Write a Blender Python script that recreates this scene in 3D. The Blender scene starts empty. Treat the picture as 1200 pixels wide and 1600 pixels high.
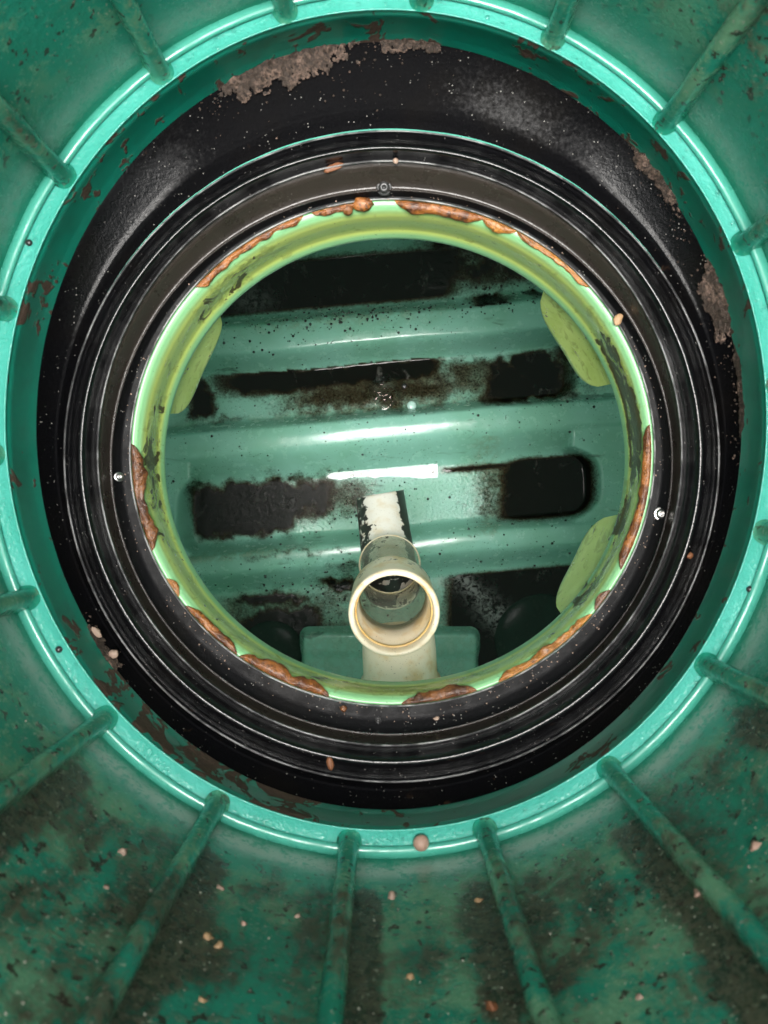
import bpy, math, random
import numpy as np
from mathutils import Vector, Matrix

random.seed(7)
rng = np.random.default_rng(11)
H = 2.0                                   # camera height above the datum
F = 1200.0                                # focal length in photograph pixels

# ------------------------------------------------------------------ camera, sky, sun, exposure
sc = bpy.context.scene
cam = bpy.data.cameras.new('camera')
camo = bpy.data.objects.new('camera', cam)
sc.collection.objects.link(camo)
camo.location = (0, 0, H)                 # looking straight down the riser
camo.rotation_euler = (0, 0, 0)
cam.sensor_fit = 'HORIZONTAL'
cam.sensor_width = 36.0
cam.lens = 36.0
cam.clip_start = 0.01
cam.clip_end = 200.0
cam.dof.use_dof = True
cam.dof.focus_distance = 1.1
cam.dof.aperture_fstop = 12.0
sc.camera = camo

SUN_EL, SUN_AZ = math.radians(86), math.radians(186)      # a bright patch of cloud almost overhead
world = bpy.data.worlds.new('World')
sc.world = world
world.use_nodes = True
wn = world.node_tree
bg = wn.nodes['Background']
sky = wn.nodes.new('ShaderNodeTexSky')
sky.sky_type = 'NISHITA'
sky.sun_disc = False
sky.sun_elevation = SUN_EL
sky.sun_rotation = SUN_AZ
sky.air_density = 1.6
sky.dust_density = 6.0
hsv = wn.nodes.new('ShaderNodeHueSaturation')      # overcast: a pale sky
hsv.inputs['Saturation'].default_value = 0.15
wn.links.new(sky.outputs[0], hsv.inputs['Color'])
wn.links.new(hsv.outputs[0], bg.inputs[0])
bg.inputs[1].default_value = 0.07

sun = bpy.data.lights.new('sun', 'SUN')
sun.energy = 1.5
sun.angle = math.radians(30)
sun.color = (1.0, 0.97, 0.92)
suno = bpy.data.objects.new('sun', sun)
sc.collection.objects.link(suno)
suno.rotation_euler = (-(math.radians(90) - SUN_EL), 0, -SUN_AZ)

sc.view_settings.view_transform = 'Standard'
sc.view_settings.look = 'None'
sc.view_settings.gamma = 1.0
sc.view_settings.use_curve_mapping = False
sc.view_settings.exposure = 2.15
sc.render.engine = 'CYCLES'
sc.cycles.use_denoising = True
sc.cycles.use_adaptive_sampling = True
sc.cycles.adaptive_threshold = 0.03
sc.cycles.max_bounces = 5
sc.cycles.diffuse_bounces = 3
sc.cycles.glossy_bounces = 3
sc.cycles.transmission_bounces = 4
sc.cycles.transparent_max_bounces = 16
sc.cycles.caustics_reflective = False
sc.cycles.caustics_refractive = False
sc.cycles.sample_clamp_indirect = 6.0

# ------------------------------------------------------------------ helpers
def U(px, py, d):
    """A direction of the photograph at a vertical distance d below the camera -> world point."""
    px = np.asarray(px, float); py = np.asarray(py, float); d = np.asarray(d, float)
    return np.stack(np.broadcast_arrays((px - 600) / F * d, (800 - py) / F * d, H - d), -1)

def _hash(ix, iy, iz, seed):
    h = (ix * 374761393 + iy * 668265263 + iz * 2147483647 + seed * 1274126177) & 0xffffffff
    h = ((h ^ (h >> 13)) * 1274126177) & 0xffffffff
    h = ((h ^ (h >> 16)) * 2246822519) & 0xffffffff
    return ((h ^ (h >> 15)) & 0xffff) / 65535.0

def vnoise(p, seed=0):
    p = np.asarray(p, float)
    i = np.floor(p).astype(np.int64); f = p - i
    f = f * f * (3 - 2 * f)
    r = 0
    for dx in (0, 1):
        for dy in (0, 1):
            for dz in (0, 1):
                w = (f[..., 0] if dx else 1 - f[..., 0]) * (f[..., 1] if dy else 1 - f[..., 1]) * (f[..., 2] if dz else 1 - f[..., 2])
                r = r + w * _hash(i[..., 0] + dx, i[..., 1] + dy, i[..., 2] + dz, seed)
    return r

def fbm(p, seed=0, octaves=4):
    p = np.asarray(p, float); a = 0.5; s = 0; t = 0
    for k in range(octaves):
        s = s + a * vnoise(p * (2 ** k) + 17.3 * k, seed + k); t += a; a *= 0.5
    return s / t                           # 0..1

def sstep(a, b, x):
    t = np.clip((np.asarray(x, float) - a) / (b - a), 0, 1)
    return t * t * (3 - 2 * t)

WORLD = {}                                 # world location of each object (all parents are unrotated)
def place(o, loc, parent=None):
    WORLD[o.name] = Vector(loc)
    if parent is not None:
        o.parent = parent
        o.location = Vector(loc) - WORLD[parent.name]
    else:
        o.location = loc

def thing(name, label, cat, loc, group=None):
    o = bpy.data.objects.new(name, None)
    o.empty_display_size = 0.05
    sc.collection.objects.link(o)
    tag(o, label, cat, group)
    place(o, loc)
    return o

def tag(o, label=None, cat=None, group=None, kind=None):
    if label: o['label'] = label
    if cat: o['category'] = cat
    if group: o['group'] = group
    if kind: o['kind'] = kind
    return o

def mesh_data(name, V, Fc, mat, smooth=True, attrs=None):
    me = bpy.data.meshes.new(name)
    me.from_pydata([tuple(v) for v in np.asarray(V, float)], [], [tuple(int(i) for i in f) for f in Fc])
    if smooth:
        me.polygons.foreach_set('use_smooth', [True] * len(me.polygons))
    for k, a in (attrs or {}).items():
        at = me.attributes.new(k, 'FLOAT', 'POINT')
        at.data.foreach_set('value', np.asarray(a, np.float32).ravel())
    if mat: me.materials.append(mat)
    me.update()
    return me

def mobj(name, V, Fc, mat, parent=None, smooth=True, attrs=None, origin=None):
    V = np.asarray(V, float).reshape(-1, 3)
    if origin is None:
        origin = WORLD[parent.name] if parent is not None else V.mean(0)
    me = mesh_data(name, V - np.array(origin), Fc, mat, smooth, attrs)
    o = bpy.data.objects.new(name, me)
    sc.collection.objects.link(o)
    place(o, origin, parent)
    return o

def grid_faces(n, m, wrap=True, flip=False):
    """m rows of n points."""
    f = []
    for j in range(m - 1):
        for i in range(n if wrap else n - 1):
            a, b = j * n + i, j * n + (i + 1) % n
            c, d = a + n, b + n
            f.append((a, c, d, b) if flip else (a, b, d, c))
    return f

N = 288
TH = np.arange(N) / N * 2 * math.pi
def ringpts(r, th=TH):
    """ring given in photograph terms: centre, half-width, half-height, depth."""
    cx, cy, a, b, d = r
    return U(cx + a * np.cos(th), cy + b * np.sin(th), d)

KD = .027                                 # the adapter and neck sit this much higher than first measured
def raised(r):
    return r[:4] + (r[4] - KD,)
def dk(d):
    return d - KD if .72 < d < .93 else d

def lerp_ring(a, b, t):
    return tuple(x + (y - x) * t for x, y in zip(a, b))

def loft(rings, sub=3):
    rows = []
    for k in range(len(rings) - 1):
        for s in range(sub):
            rows.append(lerp_ring(rings[k], rings[k + 1], s / sub))
    rows.append(rings[-1])
    return np.concatenate([ringpts(r) for r in rows]), grid_faces(N, len(rows)), len(rows)

def tube(path, radii, n=16, cap=True):
    P = [Vector(p) for p in path]; V = []; Fc = []
    t0 = (P[1] - P[0]).normalized()
    up = Vector((0, 0, 1)) if abs(t0.z) < .9 else Vector((0, 1, 0))
    for k, p in enumerate(P):
        t = (P[min(k + 1, len(P) - 1)] - P[max(k - 1, 0)]).normalized()
        x = t.cross(up).normalized(); y = x.cross(t)
        for i in range(n):
            a = 2 * math.pi * i / n
            V.append(p + (x * math.cos(a) + y * math.sin(a)) * radii[k])
    Fc = grid_faces(n, len(P))
    if cap:
        Fc.append(tuple(range(n))[::-1]); Fc.append(tuple(range((len(P) - 1) * n, len(P) * n)))
    return np.array([tuple(v) for v in V]), Fc

# ------------------------------------------------------------------ materials
class MatB:
    def __init__(self, name):
        self.m = bpy.data.materials.new(name)
        self.m.use_nodes = True
        self.t = self.m.node_tree
        self.b = self.t.nodes['Principled BSDF']
        self.out = self.t.nodes['Material Output']
        self.pos = None
    def n(self, kind, **kw):
        x = self.t.nodes.new(kind)
        for k, v in kw.items(): setattr(x, k, v)
        return x
    def link(self, a, b): self.t.links.new(a, b)
    def geo(self):
        if self.pos is None: self.pos = self.n('ShaderNodeNewGeometry').outputs['Position']
        return self.pos
    def noise(self, scale, detail=4, rough=.6, dist=0.0, vec=None):
        x = self.n('ShaderNodeTexNoise')
        x.inputs['Scale'].default_value = scale; x.inputs['Detail'].default_value = min(detail, 3)
        x.inputs['Roughness'].default_value = rough; x.inputs['Distortion'].default_value = dist
        self.link(vec or self.geo(), x.inputs['Vector'])
        return x.outputs['Fac']
    def stretch(self, sx, sy, sz):
        x = self.n('ShaderNodeVectorMath', operation='MULTIPLY')
        self.link(self.geo(), x.inputs[0]); x.inputs[1].default_value = (sx, sy, sz)
        return x.outputs[0]
    def voro(self, scale, rnd=1.0):
        x = self.n('ShaderNodeTexVoronoi')
        x.inputs['Scale'].default_value = scale; x.inputs['Randomness'].default_value = rnd
        self.link(self.geo(), x.inputs['Vector'])
        return x.outputs['Distance']
    def attr(self, name):
        x = self.n('ShaderNodeAttribute', attribute_name=name)
        return x.outputs['Fac']
    def rng(self, v, a, b, c=0.0, d=1.0, smooth=True):
        x = self.n('ShaderNodeMapRange')
        if smooth: x.interpolation_type = 'SMOOTHSTEP'
        x.inputs['From Min'].default_value = a; x.inputs['From Max'].default_value = b
        x.inputs['To Min'].default_value = c; x.inputs['To Max'].default_value = d
        self.link(v, x.inputs['Value'])
        return x.outputs['Result']
    def math(self, op, a, b=None, c=None):
        x = self.n('ShaderNodeMath', operation=op)
        for i, v in enumerate((a, b, c)):
            if v is None: continue
            if isinstance(v, (int, float)): x.inputs[i].default_value = v
            else: self.link(v, x.inputs[i])
        return x.outputs[0]
    def mix(self, fac, a, b):
        x = self.n('ShaderNodeMix', data_type='RGBA')
        for s, v in ((0, fac), (6, a), (7, b)):
            if isinstance(v, (int, float)): x.inputs[s].default_value = v
            elif isinstance(v, tuple): x.inputs[s].default_value = v + (1.0,) if len(v) == 3 else v
            else: self.link(v, x.inputs[s])
        return x.outputs[2]
    def bump(self, h, strength=.3, dist=.002, normal=None):
        x = self.n('ShaderNodeBump')
        x.inputs['Strength'].default_value = strength; x.inputs['Distance'].default_value = dist
        self.link(h, x.inputs['Height'])
        if normal: self.link(normal, x.inputs['Normal'])
        return x.outputs['Normal']
    def set(self, **kw):
        for k, v in kw.items():
            s = self.b.inputs[k.replace('_', ' ')]
            if isinstance(v, (int, float)): s.default_value = v
            elif isinstance(v, tuple): s.default_value = v + (1.0,) if len(v) == 3 else v
            else: self.link(v, s)
        return self

GREEN = (0.014, 0.30, 0.205)
GREEN_L = (0.035, 0.40, 0.30)
MUD = (0.030, 0.021, 0.015)

def mat_riser_wall():
    m = MatB('riser_wall_plastic')
    d = m.attr('dirt'); painted_sheen = m.attr('painted_sheen')
    big = m.noise(8, 3, .6); mid = m.noise(42, 3, .75, .3); fine = m.noise(190, 3, .8)
    run = m.noise(60, 3, .7, .2, m.stretch(1, 1, .16))           # runs down the wall
    mott = m.math('ADD', m.math('MULTIPLY', mid, .5), m.math('MULTIPLY', fine, .5))
    col = m.mix(m.rng(big, .35, .68), (.018, .29, .20), (.015, .225, .145))
    film = m.math('MULTIPLY', m.rng(m.math('ADD', m.math('MULTIPLY', m.noise(12, 3, .65), .55), m.math('MULTIPLY', mott, .45)), .46, .56), m.rng(d, .15, .8, .0, .95))
    col = m.mix(film, col, (.17, .37, .22))
    a = m.math('ADD', m.math('MULTIPLY', m.noise(10.5, 3, .65, .5), .42), m.math('MULTIPLY', mott, .40))
    a = m.math('ADD', a, m.math('MULTIPLY', run, .18))
    a = m.math('ADD', a, m.math('MULTIPLY', m.math('SUBTRACT', d, .6), .17))
    mud = m.rng(a, .495, .635)
    col = m.mix(m.math('MULTIPLY', mud, .90), col, m.mix(m.rng(fine, .42, .58), (.024, .015, .010), (.095, .062, .044)))
    col = m.mix(m.math('MULTIPLY', painted_sheen, m.rng(mott, .40, .52, .20, 1.0)), col, (.38, .42, .37))  # ledge's wet reflection painted as a pale grey band
    sp = m.math('MULTIPLY', m.rng(m.noise(130, 2, .5), .62, .66), m.rng(d, .1, .6))
    col = m.mix(m.math('MULTIPLY', sp, .9), col, (.032, .014, .010))
    sp2 = m.math('MULTIPLY', m.rng(m.noise(260, 2, .5), .65, .70), m.rng(d, .2, .8))
    col = m.mix(m.math('MULTIPLY', sp2, .7), col, (.42, .44, .34))
    r = m.math('ADD', m.rng(mott, .38, .62, .10, .30), m.math('MULTIPLY', mud, .08))
    r = m.math('SUBTRACT', r, m.math('MULTIPLY', painted_sheen, .08))
    h = m.math('ADD', m.math('MULTIPLY', fine, .9), m.math('MULTIPLY', mid, .6))
    m.set(Base_Color=col, Roughness=r, Normal=m.bump(h, .45, .0020))
    return m.m

def mat_flange():
    m = MatB('flange_plastic')
    n1 = m.noise(16, 4, .6); n2 = m.noise(95, 4, .65)
    col = m.mix(m.rng(n1, .3, .75), (0.060, .40, .315), (0.085, .455, .375))
    m.set(Base_Color=col, Roughness=m.rng(n2, .3, .7, .09, .26),
          Normal=m.bump(m.math('ADD', m.noise(420, 3, .6), m.math('MULTIPLY', m.voro(260), .9)), .42, .0012))
    return m.m

def mat_skirt():
    m = MatB('skirt_plastic')
    d = m.attr('dirt')
    v = m.math('ADD', m.noise(30, 6, .72, .5), m.math('MULTIPLY', d, .22))
    soil = m.rng(v, .655, .69)
    film = m.rng(m.noise(18, 4, .6), .42, .7)
    col = m.mix(m.math('MULTIPLY', film, .45), (0.006, .24, .165), (.015, .12, .085))
    col = m.mix(m.rng(d, .75, 1.2, 0, .6), col, (.05, .085, .04))
    brown = m.mix(m.noise(220, 3, .7), (.022, .014, .010), (.17, .10, .075))
    col = m.mix(soil, col, brown)
    h = m.math('ADD', m.math('MULTIPLY', soil, m.noise(260, 3, .7)), m.math('MULTIPLY', m.noise(90, 3, .6), .15))
    m.set(Base_Color=col, Roughness=m.math('ADD', .3, m.math('MULTIPLY', soil, .4)), Normal=m.bump(h, .5, .002))
    return m.m

def mat_black(name='black_polyethylene', grit=1.0, base=(.003, .003, .0036), rough=(.22, .42), bump=.22, spec=.5, wet=False):
    m = MatB(name)
    n1 = m.noise(40, 5, .7); n2 = m.noise(420, 4, .7); n3 = m.noise(11, 4, .6)
    col = m.mix(m.math('MULTIPLY', m.rng(n3, .45, .75), .5), base, (.006, .005, .0042))
    v = m.voro(240)
    fl = m.math('MULTIPLY', m.rng(v, .10, .16, 1, 0), m.rng(m.noise(70, 3, .6), .5, .62))
    col = m.mix(m.math('MULTIPLY', fl, .75 * grit), col, (.42, .40, .37))
    brown = m.math('MULTIPLY', m.rng(m.noise(55, 4, .7, .4), .66, .72), m.rng(m.noise(6, 2, .5), .5, .6))
    col = m.mix(m.math('MULTIPLY', brown, .6 * grit), col, (.06, .035, .022))
    h = m.math('ADD', n2, m.math('ADD', m.math('MULTIPLY', n1, .8), m.math('MULTIPLY', m.noise(150, 3, .6), .7)))
    rg = m.rng(n1, .3, .7, rough[0], rough[1])
    if wet:                                # water film lying in patches, dull plastic elsewhere
        wf = m.math('MULTIPLY', m.rng(m.math('ADD', m.math('MULTIPLY', m.noise(240, 3, .75), .30), m.attr('wetness')), .30, .52), 1.0)
        rg = m.math('SUBTRACT', .50, m.math('MULTIPLY', wf, .24))
        m.set(Specular_IOR_Level=m.math('ADD', .02, m.math('MULTIPLY', wf, .19)))
    else:
        m.set(Specular_IOR_Level=spec)
    m.set(Base_Color=col, Roughness=rg, Normal=m.bump(h, bump, .0016), IOR=1.5)
    return m.m

def mat_lime(name='lime_plastic', tab=False):
    m = MatB(name)
    g = m.attr('groove'); d = m.attr('dirt')
    col = m.mix(g, (.22, .47, .23), (.60, .72, .19))
    if tab: col = m.mix(m.rng(m.noise(24, 3, .6), .35, .65), (.62, .74, .22), (.52, .64, .16))
    n = m.noise(50, 5, .72, .5)
    olive = m.math('MULTIPLY', m.rng(m.math('ADD', n, m.math('MULTIPLY', d, .25)), .62, .76), .40)
    col = m.mix(olive, col, (.16, .17, .03))
    st = m.noise(30, 6, .75, .8)
    dark = m.rng(m.math('ADD', st, m.math('MULTIPLY', d, .30)), .75, .81)
    brown = m.mix(m.noise(120, 3, .6), (.018, .011, .006), (.085, .045, .015))
    col = m.mix(m.math('MULTIPLY', dark, .93), col, brown)
    sp = m.rng(m.noise(330, 2, .5), .70, .75)
    col = m.mix(m.math('MULTIPLY', sp, .7), col, (.03, .03, .01))
    h = m.math('ADD', m.math('MULTIPLY', dark, m.noise(300, 3, .6)), m.math('MULTIPLY', m.noise(120, 3, .6), .25))
    m.set(Base_Color=col, Roughness=m.math('ADD', .27, m.math('MULTIPLY', dark, .15)), Normal=m.bump(h, .4, .0016))
    return m.m

def mat_shell():
    """thin roto-moulded tank shell: translucency assumed, added to brighten the tank floor"""
    m = MatB('tank_shell_plastic')
    m.set(Base_Color=(.10, .50, .36), Roughness=.4)
    tr = m.n('ShaderNodeBsdfTranslucent'); tr.inputs['Color'].default_value = (.62, .80, .70, 1)
    mx = m.n('ShaderNodeMixShader'); mx.inputs[0].default_value = .115
    m.link(m.b.outputs[0], mx.inputs[1]); m.link(tr.outputs[0], mx.inputs[2]); m.link(mx.outputs[0], m.out.inputs[0])
    return m.m

def mat_floor():
    m = MatB('tank_floor_plastic')
    w = m.attr('wet')
    n1 = m.noise(7, 4, .6); n2 = m.noise(45, 5, .7); n3 = m.noise(140, 4, .7)
    col = m.mix(m.rng(n1, .35, .65), (.155, .345, .26), (.185, .385, .315))
    col = m.mix(m.math('MULTIPLY', m.attr('film'), m.rng(n2, .35, .65)), col, (.10, .12, .06))
    sp = m.math('MULTIPLY', m.rng(m.noise(210, 2, .55), .66, .70), m.rng(m.noise(9, 3, .6), .40, .62))
    col = m.mix(m.math('MULTIPLY', sp, .92), col, (.008, .009, .006))
    sp = m.rng(m.noise(75, 3, .6), .74, .765)
    col = m.mix(m.math('MULTIPLY', sp, .9), col, (.010, .010, .007))
    stain = m.rng(m.noise(16, 6, .72, .6, m.stretch(.55, 1.7, 1)), .63, .74)
    col = m.mix(m.math('MULTIPLY', stain, .55), col, (.02, .035, .02))
    hw = m.math('MULTIPLY', m.noise(150, 3, .65), m.math('MULTIPLY', w, 3.6))
    h = m.math('ADD', hw, m.math('MULTIPLY', n3, .25))
    ct = m.rng(m.math('ADD', m.attr('coat'), m.math('MULTIPLY', m.noise(60, 3, .7), .5)), .55, .85)
    col = m.mix(m.math('MULTIPLY', ct, .95), col, (.003, .0045, .003))
    r = m.math('SUBTRACT', m.rng(n2, .3, .7, .15, .30), m.math('MULTIPLY', w, .12))
    bw = m.n('ShaderNodeBump'); bw.inputs['Distance'].default_value = .006
    m.link(m.math('MULTIPLY', w, .75), bw.inputs['Strength']); m.link(m.noise(125, 3, .6), bw.inputs['Height'])
    m.set(Specular_IOR_Level=m.math('SUBTRACT', .5, m.math('MULTIPLY', ct, .40)))
    m.set(Base_Color=col, Roughness=r, Normal=m.bump(m.math('MULTIPLY', n3, .25), .35, .0025, bw.outputs[0]))
    return m.m

def mat_sludge():
    m = MatB('sludge')
    s = m.attr('sludge_amount')
    n = m.math('ADD', m.math('MULTIPLY', m.noise(170, 3, .8), .6), m.math('MULTIPLY', m.noise(34, 3, .7, .4), .4))
    v = m.math('ADD', s, m.math('MULTIPLY', m.math('SUBTRACT', n, .5), m.rng(s, .0, .98, 2.2, .0)))
    al = m.math('MULTIPLY', m.rng(v, .08, .72), m.rng(s, .01, .12))
    col = m.mix(m.rng(v, .30, .80), (.050, .032, .012), (.0028, .0024, .0018))
    painted_gleam = m.math('MULTIPLY', m.rng(m.noise(15, 3, .7, .8), .56, .70), m.rng(m.noise(140, 3, .8), .40, .62))
    col = m.mix(m.math('MULTIPLY', painted_gleam, .6), col, (.050, .050, .042))  # grey patches paint a sheen on the sludge
    h = m.math('ADD', m.noise(90, 4, .7), m.math('MULTIPLY', m.noise(320, 2, .6), .6))
    bs = m.n('ShaderNodeBump'); bs.inputs['Distance'].default_value = .004
    m.link(m.math('MULTIPLY', m.attr('sludge_relief'), .6), bs.inputs['Strength']); m.link(h, bs.inputs['Height'])
    sc2 = m.math('MULTIPLY', m.attr('painted_gleam'), m.rng(m.noise(70, 3, .8, .6), .38, .62))
    col = m.mix(sc2, col, (.17, .17, .165))  # pale streaks of reflected light painted into the colour
    m.set(Base_Color=col, Roughness=m.math('ADD', .07, m.math('MULTIPLY', painted_gleam, .3)), Alpha=al, Normal=bs.outputs[0], IOR=1.33, Specular_IOR_Level=.35)
    return m.m

def mat_water():
    m = MatB('water')
    tr = m.n('ShaderNodeBsdfTransparent'); gl = m.n('ShaderNodeBsdfGlossy')
    gl.inputs['Roughness'].default_value = .01
    fr = m.n('ShaderNodeFresnel'); fr.inputs['IOR'].default_value = 1.36
    nb = m.bump(m.noise(60, 2, .5), .02, .002)
    m.link(nb, gl.inputs['Normal'])
    mx = m.n('ShaderNodeMixShader')
    m.link(fr.outputs[0], mx.inputs[0]); m.link(tr.outputs[0], mx.inputs[1]); m.link(gl.outputs[0], mx.inputs[2])
    m.link(mx.outputs[0], m.out.inputs[0])
    return m.m

def mat_drop():
    m = MatB('water_drop')
    m.set(Base_Color=(.9, 1, .97), Roughness=.02, Transmission_Weight=1.0, IOR=1.33)
    return m.m

def mat_clear():
    m = MatB('clear_pipe_plastic')
    tr = m.n('ShaderNodeBsdfTransparent'); tr.inputs['Color'].default_value = (.84, .86, .80, 1)
    m.set(Base_Color=(.75, .74, .66), Roughness=.04)
    d = m.attr('dirt')
    fr = m.n('ShaderNodeLayerWeight'); fr.inputs['Blend'].default_value = .25
    fac = m.math('ADD', m.math('MULTIPLY', fr.outputs['Facing'], .30), .03)
    spots = m.rng(m.math('ADD', m.noise(90, 4, .7), m.math('MULTIPLY', d, .3)), .70, .76)
    m.set(Base_Color=m.mix(spots, (.70, .69, .60), (.02, .018, .014)))
    fac = m.math('MAXIMUM', fac, m.math('MULTIPLY', spots, .95))
    mx = m.n('ShaderNodeMixShader')
    m.link(fac, mx.inputs[0]); m.link(tr.outputs[0], mx.inputs[1]); m.link(m.b.outputs[0], mx.inputs[2])
    m.link(mx.outputs[0], m.out.inputs[0])
    return m.m

def mat_pipe(name, base, grime=0.0, amber=0.0):
    m = MatB(name)
    d = m.attr('dirt')
    n = m.noise(60, 5, .72, .4)
    col = m.mix(m.math('MULTIPLY', m.rng(m.noise(28, 4, .6), .45, .7), .5 + amber), base, (base[0] * .85, base[1] * .68, base[2] * .42))
    sp = m.rng(m.noise(420, 3, .6), .64, .70)
    col = m.mix(m.math('MULTIPLY', sp, .7), col, (.14, .09, .045))
    dk = m.rng(m.math('ADD', n, m.math('MULTIPLY', d, .5)), .86, .90)
    col = m.mix(m.math('MULTIPLY', dk, .97), col, (.006, .006, .005))
    m.set(Base_Color=col, Roughness=.32, Normal=m.bump(m.math('ADD', m.noise(250, 3, .6), dk), .12, .001))
    return m.m

def mat_sealant(name, a, b, rough=.22):
    m = MatB(name)
    n = m.noise(55, 4, .65, .4)
    col = m.mix(m.rng(n, .35, .65), a, b)
    dk = m.rng(m.noise(130, 4, .75), .54, .64)
    col = m.mix(m.math('MULTIPLY', dk, .75), col, (a[0] * .18, a[1] * .18, a[2] * .2))
    m.set(Base_Color=col, Roughness=rough, Normal=m.bump(m.math('ADD', m.noise(190, 4, .7), m.math('MULTIPLY', m.noise(700, 2, .6), .4)), .75, .003), Coat_Weight=.15, Coat_Roughness=.2)
    return m.m

def mat_soil():
    m = MatB('soil')
    n = m.noise(260, 5, .75); n2 = m.noise(60, 4, .6)
    col = m.mix(m.rng(n, .35, .68), (.016, .010, .007), (.19, .125, .095))
    col = m.mix(m.math('MULTIPLY', m.rng(n2, .42, .60), .8), col, (.03, .02, .014))
    m.set(Base_Color=col, Roughness=.75, Normal=m.bump(n, .9, .003))
    return m.m

def mat_flat(name, col, rough=.5, metal=0.0, var=.25):
    m = MatB(name)
    c2 = tuple(x * (1 - var) for x in col)
    m.set(Base_Color=m.mix(m.noise(300, 3, .6), col, c2), Roughness=rough, Metallic=metal,
          Normal=m.bump(m.noise(500, 3, .6), .15, .0006))
    return m.m

def mat_lip():
    m = MatB('lip_edge_plastic')
    n = m.noise(26, 3, .7); f = m.noise(300, 3, .7)
    col = m.mix(m.rng(n, .40, .60), (.30, .30, .30), (.05, .05, .052))  # pale grey stretches paint in the lips' broken white glint
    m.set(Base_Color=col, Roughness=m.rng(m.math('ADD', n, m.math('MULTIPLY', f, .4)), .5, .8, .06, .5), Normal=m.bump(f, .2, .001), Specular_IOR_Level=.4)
    return m.m

def mat_bead():
    m = MatB('wet_bead_plastic')
    m.set(Base_Color=m.mix(m.noise(30, 3, .6), (.085, .44, .335), (.06, .36, .27)), Roughness=m.rng(m.noise(18, 3, .7), .42, .62, .06, .45), Specular_IOR_Level=.6,
          Normal=m.bump(m.noise(260, 3, .6), .1, .001))
    return m.m

M = dict(bead_green=mat_bead(), wall=mat_riser_wall(), flange=mat_flange(), skirt=mat_skirt(), black=mat_black(),
         black_slope=mat_black('black_slope_plastic', .9, (.003, .003, .0036), (.16, .34), .34, .5, True),
         bead=mat_black('black_bead_plastic', .6, (.003, .003, .0036), (.07, .15), .16, .6),
         gasket=mat_black('black_gasket_rubber', .5, (.030, .024, .020), (.24, .36), .2),
         flatblack=mat_black('dull_black_plastic', 1.0, (.003, .003, .0036), (.4, .55), .2, .10), lime=mat_lime(), tab=mat_lime('lime_tab_plastic', True), shell=mat_shell(), floor=mat_floor(), sludge=mat_sludge(),
         water=mat_water(), drop=mat_drop(), clear=mat_clear(),
         beige=mat_pipe('beige_pvc', (.82, .72, .55), amber=.35), grey=mat_pipe('grey_pvc', (.66, .64, .58)),
         amber=mat_pipe('amber_seal', (.72, .50, .20), amber=.3),
         seal_brown=mat_sealant('brown_sealant', (.09, .028, .008), (.29, .105, .022), .34),
         seal_orange=mat_sealant('orange_sealant', (.42, .18, .035), (.22, .085, .02), .36),
         seal_dark=mat_sealant('dark_brown_sealant', (.055, .019, .008), (.18, .07, .022), .32),
         soil=mat_soil(), steel=mat_flat('screw_steel', (.62, .60, .58), .28, 1.0), blacksteel=mat_flat('black_screw', (.03, .03, .03), .3),
         pebble=mat_flat('pink_pebble', (.48, .30, .23), .5), straw=mat_flat('straw_debris', (.40, .25, .13), .6),
         pale=mat_flat('pale_debris', (.36, .25, .19), .6), grit=mat_flat('black_grit', (.010, .011, .009), .25), fleck=mat_flat('pale_flecks', (.30, .30, .24), .5), rust=mat_flat('brown_debris', (.20, .075, .03), .6),
         edge=mat_lip())

# ------------------------------------------------------------------ the green riser
A_ = (603, 656, 594, 640, .660)           # inner edge of the bright flange
C_ = (602, 657, 638, 683, .660)           # foot of the wall
B_ = (607.5, 665, 551, 600, .711)         # foot of the dark skirt
TOP = 0.02                               # the riser reaches up to about the camera
riser = thing('riser_shaft', 'green plastic riser shaft with vertical ribs and a bright wet ledge', 'riser', U(602, 657, .66))

wall_ring = ringpts(C_)
ds = np.concatenate([np.linspace(.660, .60, 10), np.linspace(.585, TOP, 46)])
V = []; dirt = []; painted_sheen = []
for d in ds:
    p = wall_ring.copy(); p[:, 2] = H - d
    bul = .0025 * (fbm(p * 9, 3, 2) - .5)
    p[:, :2] *= (1 + bul / .34)[:, None]
    V.append(p)
    up = .66 - d
    south = sstep(.02, -.25, p[:, 1])     # muddy splash on the near side
    dd = .15 + .75 * sstep(.02, .09, up) * (.45 + .55 * south) + .35 * sstep(.10, .22, up) * (1 - south)
    dd = dd * (1 - .55 * sstep(.03, .0, up)) + .1 * south
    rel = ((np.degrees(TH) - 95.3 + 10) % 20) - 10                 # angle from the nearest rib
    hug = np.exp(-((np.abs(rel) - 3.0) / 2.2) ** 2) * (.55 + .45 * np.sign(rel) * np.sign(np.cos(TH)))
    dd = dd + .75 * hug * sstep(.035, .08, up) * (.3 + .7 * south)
    dd = dd - .22 * np.exp(-(rel / 9) ** 8) * (np.abs(rel) > 5) * south
    dirt.append(dd)
    painted_sheen.append((.30 + .85 * south) * np.exp(-((up - .020 - .006 * fbm(p * 14, 8, 2)) / .013) ** 2))  # painted reflection, strongest just above the bead
V = np.concatenate(V)
mobj('wall', V, grid_faces(N, len(ds)), M['wall'], riser, attrs={'dirt': np.concatenate(dirt), 'painted_sheen': np.concatenate(painted_sheen)})

# fillet bead between ledge and wall
bead = []
for k in range(9):
    a = math.pi * k / 8
    s = .0056 * math.cos(a); z = .0048 * math.sin(a)
    # move along the ring's own width in pixels
    w = (-.0042 + s) / .66 * F
    bead.append((602, 657, 638 + w, 683 + w, .6595 - z))
Vb, Fb, _ = loft(bead, 1)
Vb[:, 2] += .0016 * (fbm(Vb * 30, 13, 3) - .5)
mobj('bead', Vb, Fb, M['bead_green'], riser)
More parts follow.
